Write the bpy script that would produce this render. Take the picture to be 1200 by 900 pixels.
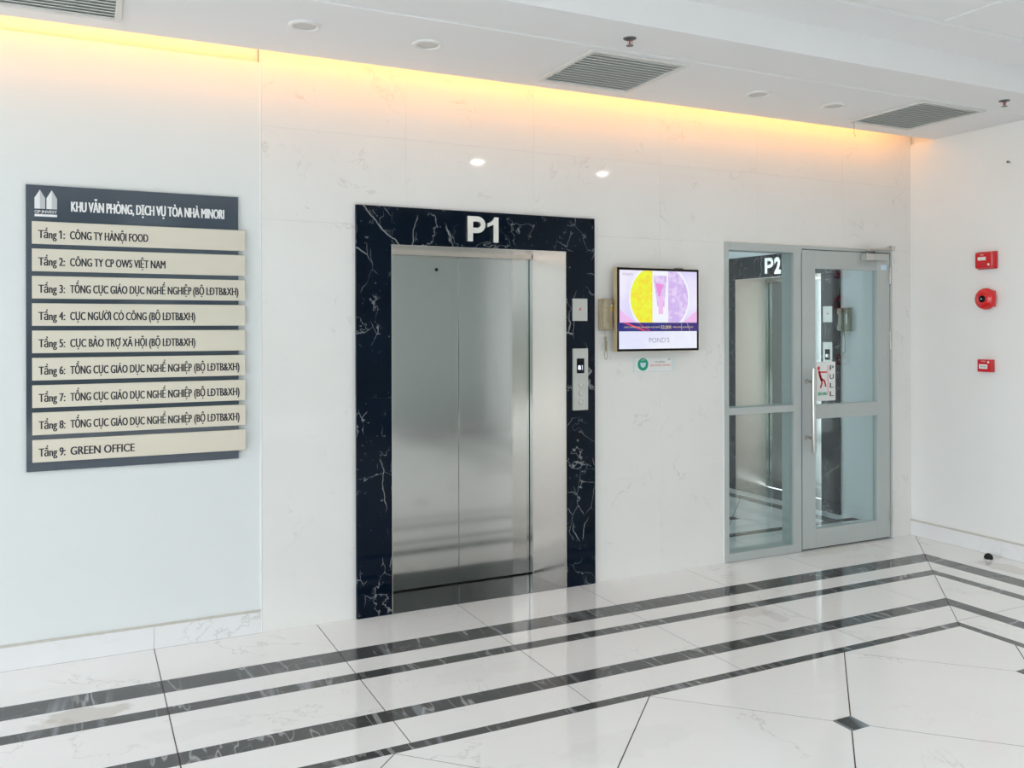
import bpy, bmesh, math, random
from mathutils import Vector, Matrix
random.seed(7)
for o in list(bpy.data.objects): bpy.data.objects.remove(o, do_unlink=True)
S = bpy.context.scene
C = bpy.context.scene.collection

# ---------------------------------------------------------------- camera
YAW, ROLL, FPX, PPY = 0.4554777, -0.002466, 1029.07, 384.30
cam_d = bpy.data.cameras.new('camera'); cam = bpy.data.objects.new('camera', cam_d); C.objects.link(cam)
cam_d.sensor_fit = 'HORIZONTAL'; cam_d.sensor_width = 36.0
cam_d.lens = FPX/1200*36; cam_d.shift_y = -(450-PPY)/1200
cam_d.clip_start = .05; cam_d.clip_end = 200
F_ = Vector((math.sin(YAW), math.cos(YAW), 0)); R_ = Vector((math.cos(YAW), -math.sin(YAW), 0)); U_ = Vector((0, 0, 1))
c_, s_ = math.cos(ROLL), math.sin(ROLL)
X_ = R_*c_ + U_*s_; Y_ = U_*c_ - R_*s_
cam.matrix_world = Matrix(((X_.x, Y_.x, -F_.x, 0), (X_.y, Y_.y, -F_.y, -4.63737), (X_.z, Y_.z, -F_.z, 1.57), (0, 0, 0, 1)))
S.camera = cam

# ---------------------------------------------------------------- world, lights, exposure
S.view_settings.view_transform = 'Standard'; S.view_settings.look = 'None'
S.view_settings.gamma = 1; S.view_settings.use_curve_mapping = False
S.view_settings.exposure = 1.41
S.cycles.max_bounces = 10; S.cycles.diffuse_bounces = 5; S.cycles.glossy_bounces = 5
S.cycles.transmission_bounces = 8; S.cycles.transparent_max_bounces = 10
S.cycles.sample_clamp_indirect = 6; S.cycles.caustics_reflective = False; S.cycles.caustics_refractive = False
W = bpy.data.worlds.new('overcast_sky'); S.world = W; W.use_nodes = True
bg = W.node_tree.nodes['Background']
bg.inputs[0].default_value = (.86, .93, 1.0, 1); bg.inputs[1].default_value = 2.2

def area(name, loc, size, sizey, rot, energy, col, portal=False):
    d = bpy.data.lights.new(name, 'AREA'); d.shape = 'RECTANGLE'; d.size = size; d.size_y = sizey
    d.energy = energy; d.color = col
    if portal: d.cycles.is_portal = True
    o = bpy.data.objects.new(name, d); C.objects.link(o); o.location = loc; o.rotation_euler = rot
    return o
RD = math.radians
area('sky_portal', (-6.0, -3.3, 1.6), 7.0, 3.0, (RD(90), 0, RD(-90)), 1, (1, 1, 1), True)      # left shop front
area('sky_portal', (-1.5, -7.0, 1.6), 9.0, 3.0, (RD(90), 0, 0), 1, (1, 1, 1), True)           # rear shop front
# warm cove lighting hidden above the edge of the lowered ceiling
COVE = (1.0, .40, .06)
area('cove_strip', (1.1, -.235, 3.07), 8.7, .16, (RD(90), 0, 0), 7.2, COVE)
# inner lift lobby: cool fill light added overhead, no fitting modelled
area('lobby_fill', (4.5, 1.5, 2.93), 1.6, .5, (0, 0, 0), 4, (.80, .92, 1.0))

# ---------------------------------------------------------------- helpers
def link_mesh(name, bm, mat, parent=None, smooth=False):
    me = bpy.data.meshes.new(name)
    bmesh.ops.recalc_face_normals(bm, faces=bm.faces[:])
    bm.to_mesh(me); bm.free()
    if mat: me.materials.append(mat)
    if smooth:
        for p in me.polygons: p.use_smooth = True
    o = bpy.data.objects.new(name, me); C.objects.link(o)
    if parent: o.parent = parent
    return o
def BM(): return bmesh.new()
def box(bm, x0, x1, y0, y1, z0, z1, bev=0):
    r = bmesh.ops.create_cube(bm, size=1)
    vs = r['verts']
    for v in vs:
        v.co = Vector(((x0+x1)/2+v.co.x*(x1-x0), (y0+y1)/2+v.co.y*(y1-y0), (z0+z1)/2+v.co.z*(z1-z0)))
    if bev:
        es = {e for v in vs for e in v.link_edges}
        bmesh.ops.bevel(bm, geom=list(es), offset=bev, segments=2, affect='EDGES', profile=.6)
    return bm
def bx(name, mat, parent, x0, x1, y0, y1, z0, z1, bev=0):
    bm = BM(); box(bm, x0, x1, y0, y1, z0, z1, bev); return link_mesh(name, bm, mat, parent, False)
def prism(bm, pts, a0, a1, axis='y'):
    """polygon of (u,v) extruded between a0 and a1 along axis"""
    def P(u, v, a):
        return (u, a, v) if axis == 'y' else ((u, v, a) if axis == 'z' else (a, u, v))
    A = [bm.verts.new(P(u, v, a0)) for u, v in pts]; B = [bm.verts.new(P(u, v, a1)) for u, v in pts]
    bm.faces.new(A); bm.faces.new(B[::-1])
    n = len(pts)
    for i in range(n): bm.faces.new((A[i], A[(i+1) % n], B[(i+1) % n], B[i]))
def pr(name, mat, parent, pts, a0, a1, axis='y', smooth=False):
    bm = BM(); prism(bm, pts, a0, a1, axis); return link_mesh(name, bm, mat, parent, smooth)
def lathe(bm, prof, c, axis, n=32):
    """prof = [(radius, height)] about axis vector through c"""
    axis = Vector(axis).normalized(); q = Vector((0, 0, 1)).rotation_difference(axis); c = Vector(c)
    rings = []
    for r, h in prof:
        if r < 1e-6: rings.append([bm.verts.new(c + q @ Vector((0, 0, h)))])
        else: rings.append([bm.verts.new(c + q @ Vector((r*math.cos(2*math.pi*i/n), r*math.sin(2*math.pi*i/n), h))) for i in range(n)])
    for a, b in zip(rings, rings[1:]):
        for i in range(n):
            j = (i+1) % n
            f = [a[i % len(a)], a[j % len(a)], b[j % len(b)], b[i % len(b)]]
            f2 = []
            for v in f:
                if v not in f2: f2.append(v)
            if len(f2) > 2:
                try: bm.faces.new(f2)
                except ValueError: pass
def lt(name, mat, parent, prof, c, axis, n=32, smooth=True):
    bm = BM(); lathe(bm, prof, c, axis, n); o = link_mesh(name, bm, mat, parent, False)
    if smooth:
        o.data.set_sharp_from_angle(angle=RD(35))
        for p in o.data.polygons: p.use_smooth = True
        o.data.set_sharp_from_angle(angle=RD(35))
    return o
def cyl(bm, a, b, r, n=16):
    a, b = Vector(a), Vector(b); L = (b-a).length
    lathe(bm, [(0, 0), (r, 0), (r, L), (0, L)], a, b-a, n)
def tube(bm, pts, r, n=8):
    pts = [Vector(p) for p in pts]; rings = []
    up = Vector((0, 1, .013)).normalized()
    for i, p in enumerate(pts):
        t = (pts[min(i+1, len(pts)-1)] - pts[max(i-1, 0)]).normalized()
        a = t.cross(up)
        if a.length < 1e-4: a = t.orthogonal()
        a.normalize(); b = t.cross(a)
        rings.append([bm.verts.new(p + a*r*math.cos(2*math.pi*k/n) + b*r*math.sin(2*math.pi*k/n)) for k in range(n)])
    for A, B in zip(rings, rings[1:]):
        for k in range(n): bm.faces.new((A[k], A[(k+1) % n], B[(k+1) % n], B[k]))
    bm.faces.new(rings[0][::-1]); bm.faces.new(rings[-1])
def _glyphs(body, offset=0):
    cu = bpy.data.curves.new('glyphs', 'FONT'); cu.body = body; cu.size = 1; cu.resolution_u = 3; cu.offset = offset
    t = bpy.data.objects.new('glyphs', cu); C.objects.link(t)
    dg = bpy.context.evaluated_depsgraph_get(); dg.update()
    me = bpy.data.meshes.new_from_object(t.evaluated_get(dg))
    bpy.data.objects.remove(t, do_unlink=True)
    vs = [(v.co.x, v.co.y) for v in me.vertices]; fs = [tuple(p.vertices) for p in me.polygons]
    bpy.data.meshes.remove(me)
    return vs, fs
_GW = {}
def _edge(body):
    vs, _ = _glyphs(body); return max(v[0] for v in vs)
def _width(ch):
    if ch not in _GW:
        vs, _ = _glyphs(ch); _GW[ch] = max(v[0] for v in vs)-min(v[0] for v in vs)
    return _GW[ch]
def text(name, mat, parent, s, x0, x1, zb, cap, y, depth=.0015, bold=0.0, offset=0):
    """lettering facing -y: baseline zb, capital height cap, fitted between x0 and x1"""
    plain_s = s.replace('Đ', 'D').replace('Ơ', 'O').replace('Ờ', 'Ò').replace('Ợ', 'Ọ')
    vs, fs = _glyphs(plain_s, offset); vs = list(vs); fs = list(fs)
    def poly(pts):
        n = len(vs); vs.extend(pts); fs.append(tuple(range(n, n+len(pts))))
    for i, ch in enumerate(s):
        if ch in 'ĐƠỜỢ' or ch == '1':
            c = plain_s[i]; R = _edge(plain_s[:i+1]); L = R-_width(c)
            if ch == 'Đ': poly([(L-.10, .335), (L+.24, .335), (L+.24, .405), (L-.10, .405)])
            elif ch == '1': poly([(L-.17-offset, .50-offset), (L+.03, .62-offset), (L+.04, .727+offset), (L-.17-offset, .60+offset)])
            else: poly([(R-.16, .60), (R-.06, .56), (R+.055, .66), (R+.075, .80), (R-.01, .80), (R-.02, .70), (R-.09, .665)])
    lo, hi = min(v[0] for v in vs), max(v[0] for v in vs)
    kz = cap/.727; kx = (x1-x0-bold*cap)/(hi-lo)
    V, Fc = [], []
    shifts = [0, .5, 1] if bold else [0]
    for j, sh in enumerate(shifts):
        n = len(V); yy = y-depth+.00005*j
        V += [(x0+(u-lo)*kx+sh*bold*cap, yy, zb+w*kz) for u, w in vs]
        Fc += [tuple(k+n for k in f) for f in fs]
    if depth > .004:      # solid letters with sides
        bm = BM()
        b = [bm.verts.new(p) for p in V]
        for f in Fc:
            try: bm.faces.new([b[k] for k in f])
            except ValueError: pass
        bmesh.ops.remove_doubles(bm, verts=bm.verts[:], dist=1e-5)
        ex = bmesh.ops.extrude_face_region(bm, geom=bm.faces[:])
        for v in ex['geom']:
            if isinstance(v, bmesh.types.BMVert): v.co.y += depth
        return link_mesh(name, bm, mat, parent)
    me = bpy.data.meshes.new(name); me.from_pydata(V, [], Fc); me.materials.append(mat)
    o = bpy.data.objects.new(name, me); C.objects.link(o)
    if parent: o.parent = parent
    return o
def thing(name, label, cat, loc=(0, 0, 0), rz=0, group=None):
    o = bpy.data.objects.new(name, None); C.objects.link(o); o.location = loc; o.rotation_euler = (0, 0, rz)
    o.empty_display_size = .1; tag(o, label, cat, group); return o
def tag(o, label, cat, group=None):
    o['label'] = label; o['category'] = cat
    if group: o['group'] = group
    return o
def struct(o): o['kind'] = 'structure'; return o
def copy_tree(o, parent=None):
    c = o.copy(); C.objects.link(c); c.parent = parent
    for ch in list(o.children): copy_tree(ch, c)
    return c

# ---------------------------------------------------------------- materials
def newmat(name):
    m = bpy.data.materials.new(name); m.use_nodes = True
    nt = m.node_tree; return m, nt, nt.nodes['Principled BSDF']
def N(nt, typ, **kw):
    n = nt.nodes.new(typ)
    for k, v in kw.items(): setattr(n, k, v)
    return n
def plain(name, col, rough=.5, metal=0, emit=None, es=1, spec=.5, coat=0, bump=0, bscale=80, var=0.03, vscale=6):
    m, nt, b = newmat(name)
    b.inputs['Roughness'].default_value = rough; b.inputs['Metallic'].default_value = metal
    b.inputs['Specular IOR Level'].default_value = spec; b.inputs['Coat Weight'].default_value = coat
    tc = N(nt, 'ShaderNodeNewGeometry')
    n = N(nt, 'ShaderNodeTexNoise'); n.inputs['Scale'].default_value = vscale; n.inputs['Detail'].default_value = 4
    nt.links.new(tc.outputs['Position'], n.inputs['Vector'])
    mx = N(nt, 'ShaderNodeMix', data_type='RGBA')
    mx.inputs['A'].default_value = (*[c*(1-var) for c in col], 1); mx.inputs['B'].default_value = (*[min(1, c*(1+var)) for c in col], 1)
    nt.links.new(n.outputs['Fac'], mx.inputs['Factor']); nt.links.new(mx.outputs['Result'], b.inputs['Base Color'])
    if emit:
        b.inputs['Emission Color'].default_value = (*emit, 1); b.inputs['Emission Strength'].default_value = es
    if bump:
        n2 = N(nt, 'ShaderNodeTexNoise'); n2.inputs['Scale'].default_value = bscale; n2.inputs['Detail'].default_value = 3
        nt.links.new(tc.outputs['Position'], n2.inputs['Vector'])
        bp = N(nt, 'ShaderNodeBump'); bp.inputs['Strength'].default_value = bump; bp.inputs['Distance'].default_value = .002
        nt.links.new(n2.outputs['Fac'], bp.inputs['Height']); nt.links.new(bp.outputs['Normal'], b.inputs['Normal'])
    return m
def math_(nt, op, a, b=None, c=None, clamp=False):
    n = N(nt, 'ShaderNodeMath', operation=op); n.use_clamp = clamp
    for i, v in enumerate((a, b, c)):
        if v is None: continue
        if isinstance(v, (int, float)): n.inputs[i].default_value = v
        else: nt.links.new(v, n.inputs[i])
    return n.outputs[0]
def coords(nt, rnd=True, stretch=(1, 1, 1), world=False):
    tc = N(nt, 'ShaderNodeTexCoord'); src = tc.outputs['Object']
    if world: src = N(nt, 'ShaderNodeNewGeometry').outputs['Position']
    mp = N(nt, 'ShaderNodeMapping'); mp.inputs['Scale'].default_value = stretch
    nt.links.new(src, mp.inputs['Vector'])
    if rnd:
        oi = N(nt, 'ShaderNodeObjectInfo'); vm = N(nt, 'ShaderNodeVectorMath', operation='SCALE')
        vm.inputs[0].default_value = (37, 91, 53); nt.links.new(oi.outputs['Random'], vm.inputs['Scale'])
        nt.links.new(vm.outputs[0], mp.inputs['Location'])
    return mp.outputs[0]
def vein(nt, vec, scale, width, dist=1.0, detail=5, mask=None, mscale=1.5, mlo=.5, mhi=.62):
    """thin line where warped noise crosses its middle, kept only where a second noise is high"""
    n = N(nt, 'ShaderNodeTexNoise'); n.inputs['Scale'].default_value = scale; n.inputs['Detail'].default_value = detail
    n.inputs['Distortion'].default_value = dist; n.inputs['Roughness'].default_value = .55
    nt.links.new(vec, n.inputs['Vector'])
    d = math_(nt, 'ABSOLUTE', math_(nt, 'SUBTRACT', n.outputs['Fac'], .5))
    l = math_(nt, 'SUBTRACT', 1, math_(nt, 'DIVIDE', d, width), clamp=True)
    m = N(nt, 'ShaderNodeTexNoise'); m.inputs['Scale'].default_value = mscale; m.inputs['Detail'].default_value = 2
    ad = N(nt, 'ShaderNodeVectorMath', operation='ADD'); ad.inputs[1].default_value = (11.3, 4.1, 7.7)
    nt.links.new(vec, ad.inputs[0]); nt.links.new(ad.outputs[0], m.inputs['Vector'])
    mr = N(nt, 'ShaderNodeMapRange'); mr.inputs['From Min'].default_value = mlo; mr.inputs['From Max'].default_value = mhi
    nt.links.new(m.outputs['Fac'], mr.inputs['Value'])
    return math_(nt, 'MULTIPLY', l, mr.outputs[0])
def crack(nt, vec, scale, width, mscale, mlo, mhi):
    """straight-edged calcite vein: edges of stretched cells, broken up by noise"""
    w = N(nt, 'ShaderNodeTexNoise'); w.inputs['Scale'].default_value = scale*1.3; w.inputs['Detail'].default_value = 3
    nt.links.new(vec, w.inputs['Vector'])
    sc = N(nt, 'ShaderNodeVectorMath', operation='SCALE'); sc.inputs['Scale'].default_value = .22/scale*2
    nt.links.new(w.outputs['Color'], sc.inputs[0])
    ad = N(nt, 'ShaderNodeVectorMath', operation='ADD'); nt.links.new(vec, ad.inputs[0]); nt.links.new(sc.outputs[0], ad.inputs[1])
    mp = N(nt, 'ShaderNodeMapping'); mp.inputs['Rotation'].default_value = (0, RD(38), 0); mp.inputs['Scale'].default_value = (1, 1, .45)
    nt.links.new(ad.outputs[0], mp.inputs['Vector'])
    vo = N(nt, 'ShaderNodeTexVoronoi', feature='DISTANCE_TO_EDGE'); vo.inputs['Scale'].default_value = scale
    nt.links.new(mp.outputs[0], vo.inputs['Vector'])
    l = math_(nt, 'SUBTRACT', 1, math_(nt, 'DIVIDE', vo.outputs['Distance'], width), clamp=True)
    m = N(nt, 'ShaderNodeTexNoise'); m.inputs['Scale'].default_value = mscale; m.inputs['Detail'].default_value = 2
    nt.links.new(vec, m.inputs['Vector'])
    mr = N(nt, 'ShaderNodeMapRange'); mr.inputs['From Min'].default_value = mlo; mr.inputs['From Max'].default_value = mhi
    nt.links.new(m.outputs['Fac'], mr.inputs['Value'])
    return math_(nt, 'MULTIPLY', l, mr.outputs[0])
def mixc(nt, fac, a, b):
    mx = N(nt, 'ShaderNodeMix', data_type='RGBA')
    for k, v in (('A', a), ('B', b)):
        if isinstance(v, tuple): mx.inputs[k].default_value = (*v, 1)
        else: nt.links.new(v, mx.inputs[k])
    if isinstance(fac, (int, float)): mx.inputs['Factor'].default_value = fac
    else: nt.links.new(fac, mx.inputs['Factor'])
    return mx.outputs['Result']
def white_marble(name, base, vcol, vs, vw, rough, strength, stains=(), mlo=.5, mhi=.62, spec=.5):
    m, nt, b = newmat(name)
    v = coords(nt)
    a = vein(nt, v, vs, vw, 1.5, 6, mscale=vs*1.1, mlo=mlo, mhi=mhi)
    a2 = vein(nt, v, vs*2.7, vw*.8, 2.0, 4, mscale=vs*1.9, mlo=mlo+.04, mhi=mhi+.03)
    n = N(nt, 'ShaderNodeTexNoise'); n.inputs['Scale'].default_value = 3; n.inputs['Detail'].default_value = 6
    nt.links.new(v, n.inputs['Vector'])
    cl = mixc(nt, n.outputs['Fac'], tuple(c*.965 for c in base), tuple(min(1, c*1.03) for c in base))
    cl = mixc(nt, math_(nt, 'MULTIPLY', a, strength), cl, vcol)
    cl = mixc(nt, math_(nt, 'MULTIPLY', a2, strength*.7), cl, vcol)
    if stains:      # dried spills on the tiles, each at its own place
        g = N(nt, 'ShaderNodeNewGeometry')
        sx = N(nt, 'ShaderNodeSeparateXYZ'); nt.links.new(g.outputs['Position'], sx.inputs[0])
        ns = N(nt, 'ShaderNodeTexNoise'); ns.inputs['Scale'].default_value = 11; ns.inputs['Detail'].default_value = 5
        nt.links.new(g.outputs['Position'], ns.inputs['Vector'])
        for (x, y, rx, ry, st, col) in stains:
            dx = math_(nt, 'DIVIDE', math_(nt, 'SUBTRACT', sx.outputs[0], x), rx)
            dy = math_(nt, 'DIVIDE', math_(nt, 'SUBTRACT', sx.outputs[1], y), ry)
            r2 = math_(nt, 'ADD', math_(nt, 'MULTIPLY', dx, dx), math_(nt, 'MULTIPLY', dy, dy))
            k = math_(nt, 'SUBTRACT', math_(nt, 'ADD', 1.0, math_(nt, 'MULTIPLY', math_(nt, 'SUBTRACT', ns.outputs['Fac'], .5), 3.2)), r2)
            k = math_(nt, 'MULTIPLY', math_(nt, 'MULTIPLY', k, 2.2, clamp=True), st)
            cl = mixc(nt, k, cl, col)
    nt.links.new(cl, b.inputs['Base Color'])
    b.inputs['Roughness'].default_value = rough; b.inputs['Specular IOR Level'].default_value = spec
    return m
def black_marble(name, base, base2, vcol, rough, stripes=False, amt=1.0, spec=.16):
    m, nt, b = newmat(name)
    v = coords(nt)
    n = N(nt, 'ShaderNodeTexNoise'); n.inputs['Scale'].default_value = 2.5; n.inputs['Detail'].default_value = 5
    nt.links.new(v, n.inputs['Vector'])
    cl = mixc(nt, n.outputs['Fac'], base, base2)
    a = crack(nt, v, 4.2, .011, 2.2, .535, .59)
    a = math_(nt, 'MAXIMUM', a, math_(nt, 'MULTIPLY', crack(nt, v, 11, .018, 5, .56, .62), .7))
    a2 = vein(nt, v, 4.0, .007, .5, 4, mscale=3.0, mlo=.50, mhi=.58)
    sp = N(nt, 'ShaderNodeTexNoise'); sp.inputs['Scale'].default_value = 42; sp.inputs['Detail'].default_value = 3
    nt.links.new(v, sp.inputs['Vector'])
    flecks = math_(nt, 'MULTIPLY', math_(nt, 'SUBTRACT', sp.outputs['Fac'], .68), 9, clamp=True)
    cl = mixc(nt, math_(nt, 'MULTIPLY', a, .85*amt), cl, vcol)
    cl = mixc(nt, math_(nt, 'MULTIPLY', a2, .6*amt), cl, vcol)
    cl = mixc(nt, math_(nt, 'MULTIPLY', flecks, .45*amt), cl, vcol)
    if stripes:
        g = N(nt, 'ShaderNodeNewGeometry'); mp = N(nt, 'ShaderNodeMapping')
        mp.inputs['Rotation'].default_value = (0, 0, RD(-32 if stripes == 1 else 20)); mp.inputs['Scale'].default_value = (1, .18, 1) if stripes == 1 else (.18, 1, 1)
        nt.links.new(g.outputs['Position'], mp.inputs['Vector'])
        a3 = vein(nt, mp.outputs[0], 3.2, .035, .4, 3, mscale=5, mlo=.5, mhi=.62)
        a4 = vein(nt, mp.outputs[0], 7.5, .016, .3, 3, mscale=3, mlo=.42, mhi=.55)
        cl = mixc(nt, math_(nt, 'MULTIPLY', a3, .55), cl, (.42, .45, .5))
        cl = mixc(nt, math_(nt, 'MULTIPLY', a4, .6), cl, (.55, .55, .55))
    nt.links.new(cl, b.inputs['Base Color']); b.inputs['Roughness'].default_value = rough; b.inputs['Specular IOR Level'].default_value = spec
    return m
def steel(name, col, rough, aniso=0, wav=.15, brush=(1, 1, 60)):
    m, nt, b = newmat(name)
    b.inputs['Base Color'].default_value = (*col, 1); b.inputs['Metallic'].default_value = 1
    v = coords(nt, False, brush)
    n = N(nt, 'ShaderNodeTexNoise'); n.inputs['Scale'].default_value = 12; n.inputs['Detail'].default_value = 3
    nt.links.new(v, n.inputs['Vector'])
    mr = N(nt, 'ShaderNodeMapRange'); mr.inputs['To Min'].default_value = rough*.93; mr.inputs['To Max'].default_value = rough*1.08
    nt.links.new(n.outputs['Fac'], mr.inputs['Value']); nt.links.new(mr.outputs[0], b.inputs['Roughness'])
    if wav:
        w = N(nt, 'ShaderNodeTexNoise'); w.inputs['Scale'].default_value = 1.0; w.inputs['Detail'].default_value = 1
        v2 = coords(nt, False, (1, 1, 4)); nt.links.new(v2, w.inputs['Vector'])
        bp = N(nt, 'ShaderNodeBump'); bp.inputs['Strength'].default_value = wav; bp.inputs['Distance'].default_value = .01
        nt.links.new(w.outputs['Fac'], bp.inputs['Height']); nt.links.new(bp.outputs['Normal'], b.inputs['Normal'])
    return m
def glass_mat(name, tint):
    m, nt, b = newmat(name)
    b.inputs['Base Color'].default_value = (*tint, 1); b.inputs['Roughness'].default_value = 0
    b.inputs['Transmission Weight'].default_value = 1; b.inputs['IOR'].default_value = 1.45
    out = nt.nodes['Material Output']
    tr = N(nt, 'ShaderNodeBsdfTransparent'); tr.inputs[0].default_value = (*tint, 1)
    gl = N(nt, 'ShaderNodeBsdfGlossy'); gl.inputs['Roughness'].default_value = 0; gl.inputs[0].default_value = (1, 1, 1, 1)
    fr = N(nt, 'ShaderNodeFresnel'); ge = N(nt, 'ShaderNodeNewGeometry')
    nt.links.new(math_(nt, 'SUBTRACT', 1.45, math_(nt, 'MULTIPLY', ge.outputs['Backfacing'], 1.45-1/1.45)), fr.inputs[0])
    mx = N(nt, 'ShaderNodeMixShader')
    nt.links.new(math_(nt, 'MULTIPLY', fr.outputs[0], 1.0), mx.inputs[0]); nt.links.new(tr.outputs[0], mx.inputs[1]); nt.links.new(gl.outputs[0], mx.inputs[2])
    nt.links.new(mx.outputs[0], out.inputs[0]); nt.nodes.remove(b)
    return m
def screen_mat(name, col, s=1.0, col2=None, scale=20):
    m, nt, b = newmat(name)
    b.inputs['Base Color'].default_value = (.02, .02, .02, 1); b.inputs['Roughness'].default_value = .25
    b.inputs['Emission Strength'].default_value = s*.35
    if col2:
        n = N(nt, 'ShaderNodeTexNoise'); n.inputs['Scale'].default_value = scale; n.inputs['Detail'].default_value = 3
        nt.links.new(coords(nt, False), n.inputs['Vector'])
        f = math_(nt, 'MULTIPLY', math_(nt, 'SUBTRACT', n.outputs['Fac'], .42), 5, clamp=True)
        nt.links.new(mixc(nt, f, col, col2), b.inputs['Emission Color'])
    else: b.inputs['Emission Color'].default_value = (*col, 1)
    return m

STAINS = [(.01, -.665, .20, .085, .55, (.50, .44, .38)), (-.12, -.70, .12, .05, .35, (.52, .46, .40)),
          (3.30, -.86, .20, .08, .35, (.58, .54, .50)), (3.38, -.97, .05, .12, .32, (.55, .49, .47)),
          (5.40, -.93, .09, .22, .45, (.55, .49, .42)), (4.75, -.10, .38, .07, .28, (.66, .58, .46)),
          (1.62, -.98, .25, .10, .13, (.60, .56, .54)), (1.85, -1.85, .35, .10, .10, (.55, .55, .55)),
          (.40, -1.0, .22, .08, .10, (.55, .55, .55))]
M = {}
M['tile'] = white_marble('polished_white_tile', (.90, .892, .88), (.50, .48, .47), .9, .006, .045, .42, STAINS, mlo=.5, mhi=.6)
M['grout'] = plain('dark_grout', (.07, .05, .045), .8)
M['dark_tile'] = black_marble('charcoal_marble_strip', (.055, .058, .06), (.085, .085, .083), (.45, .45, .45), .07, stripes=1, amt=.35, spec=.4)
M['dark_tile_side'] = black_marble('charcoal_marble_strip_side', (.055, .058, .06), (.085, .085, .083), (.45, .45, .45), .07, stripes=2, amt=.35, spec=.4)
M['stone'] = white_marble('cream_wall_stone', (.86, .848, .82), (.50, .47, .44), 3.6, .012, .05, .38, mlo=.56, mhi=.64, spec=.35)
M['paint'] = plain('white_wall_paint', (.82, .845, .835), .45, var=.01, bump=.03, bscale=120)
M['paint_side'] = plain('side_wall_paint', (.88, .882, .86), .5, var=.01, bump=.03, bscale=120)
M['inner_paint'] = plain('inner_lobby_paint', (.80, .83, .84), .5, var=.01)
M['rear_paint'] = plain('rear_grey_green_paint', (.50, .55, .53), .5, var=.02)
M['ceil'] = plain('ceiling_paint', (.86, .855, .85), .6, var=.008)
M['ceil_line'] = plain('ceiling_trim_paint', (.86, .87, .86), .5, var=.01)
M['base'] = white_marble('baseboard_tile', (.86, .855, .85), (.55, .53, .52), 1.3, .009, .1, .5)
M['seal'] = plain('beige_sealant', (.60, .57, .51), .7, var=.12, vscale=20)
M['white_seal'] = plain('white_sealant', (.90, .90, .87), .5)
M['marquina'] = black_marble('black_navy_marble', (.0008, .0022, .005), (.0022, .010, .026), (.42, .44, .45), .05)
M['sill'] = black_marble('dark_threshold_granite', (.028, .03, .034), (.045, .045, .05), (.3, .3, .3), .08, amt=.4, spec=.4)
M['door_steel'] = steel('brushed_door_steel', (.62, .62, .60), .10, wav=.06)
M['jamb_steel'] = steel('brushed_jamb_steel', (.78, .71, .66), .24, wav=.08, brush=(1, 1, 8))
M['plate_steel'] = plain('satin_panel_steel', (.60, .60, .57), .38, .75, var=.04, vscale=60)
M['letter_steel'] = steel('polished_letter_steel', (.93, .91, .87), .32, wav=0)
M['sign_plate'] = steel('champagne_brushed_plate', (.76, .68, .57), .36, wav=0, brush=(40, 1, 1))
M['sign_board'] = plain('slate_blue_acrylic', (.045, .062, .085), .10, coat=.3, var=.05)
M['ink'] = plain('black_lettering', (.012, .012, .022), .4)
M['white_ink'] = plain('white_lettering', (.88, .88, .88), .4)
M['grey_ink'] = plain('light_grey_print', (.56, .58, .60), .4)
M['frame'] = plain('grey_powder_coat', (.50, .535, .525), .38, .15, var=.02)
M['chrome'] = steel('chrome', (.58, .56, .53), .18, wav=0)
M['silver'] = plain('silver_closer_paint', (.55, .56, .54), .3, .5)
M['dark'] = plain('rubber_shadow_black', (.01, .01, .01), .8)  # black rubber, and painted darkness behind the lift doors
M['black'] = plain('black_plastic', (.004, .004, .005), .3, spec=.15)
M['glass'] = glass_mat('clear_green_glass', (.88, .94, .925))
M['vent'] = plain('grille_white', (.74, .73, .70), .5)
M['vent_slat'] = plain('grille_slat_grey', (.80, .81, .77), .5)
M['vent_back'] = plain('grille_backing', (.62, .63, .60), .7)
M['lamp_white'] = plain('downlight_white', (.82, .81, .79), .35)
M['lamp_glass'] = plain('downlight_diffuser', (.60, .58, .55), .3)  # darkened grey stands in for the shade of a recessed face
M['red'] = plain('red_plastic', (.62, .006, .012), .28, coat=.3)
M['red_metal'] = plain('red_enamel', (.72, .008, .012), .22, coat=.5)
M['red_ink'] = plain('red_print', (.80, .02, .03), .5)
M['green_ink'] = plain('green_print', (.0, .36, .20), .5)
M['pale_blue'] = plain('pale_blue_print', (.62, .78, .90), .5)
M['card'] = plain('white_sign_card', (.86, .87, .86), .3)
M['acrylic'] = plain('clear_acrylic', (.78, .84, .83), .15)
M['phone'] = plain('aged_ivory_plastic', (.44, .37, .25), .4)
M['phone_grey'] = plain('grey_ivory_plastic', (.34, .34, .26), .4)
M['phone_dark'] = plain('handset_gap_shade', (.22, .19, .14), .6)  # darker ivory, shade beside the handset put into the colour
M['yellow'] = plain('yellow_label', (.80, .50, .03), .5)
M['gold'] = plain('champagne_tv_side', (.62, .50, .30), .3, .4)
M['bulb'] = plain('sprinkler_bulb', (.6, .02, .03), .2)
M['sprinkler'] = plain('sprinkler_metal', (.16, .16, .16), .35, .7)
M['amber'] = plain('cotton_thread', (.25, .18, .10), .8)
M['concrete'] = plain('outdoor_paving', (.42, .42, .40), .8)
M['hedge'] = plain('outdoor_foliage', (.14, .16, .135), .8, var=.5, vscale=3)
M['render_wall'] = plain('outdoor_render', (.30, .33, .32), .8, var=.1)
M['win_dark'] = plain('outdoor_window', (.05, .06, .07), .2)

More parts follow.
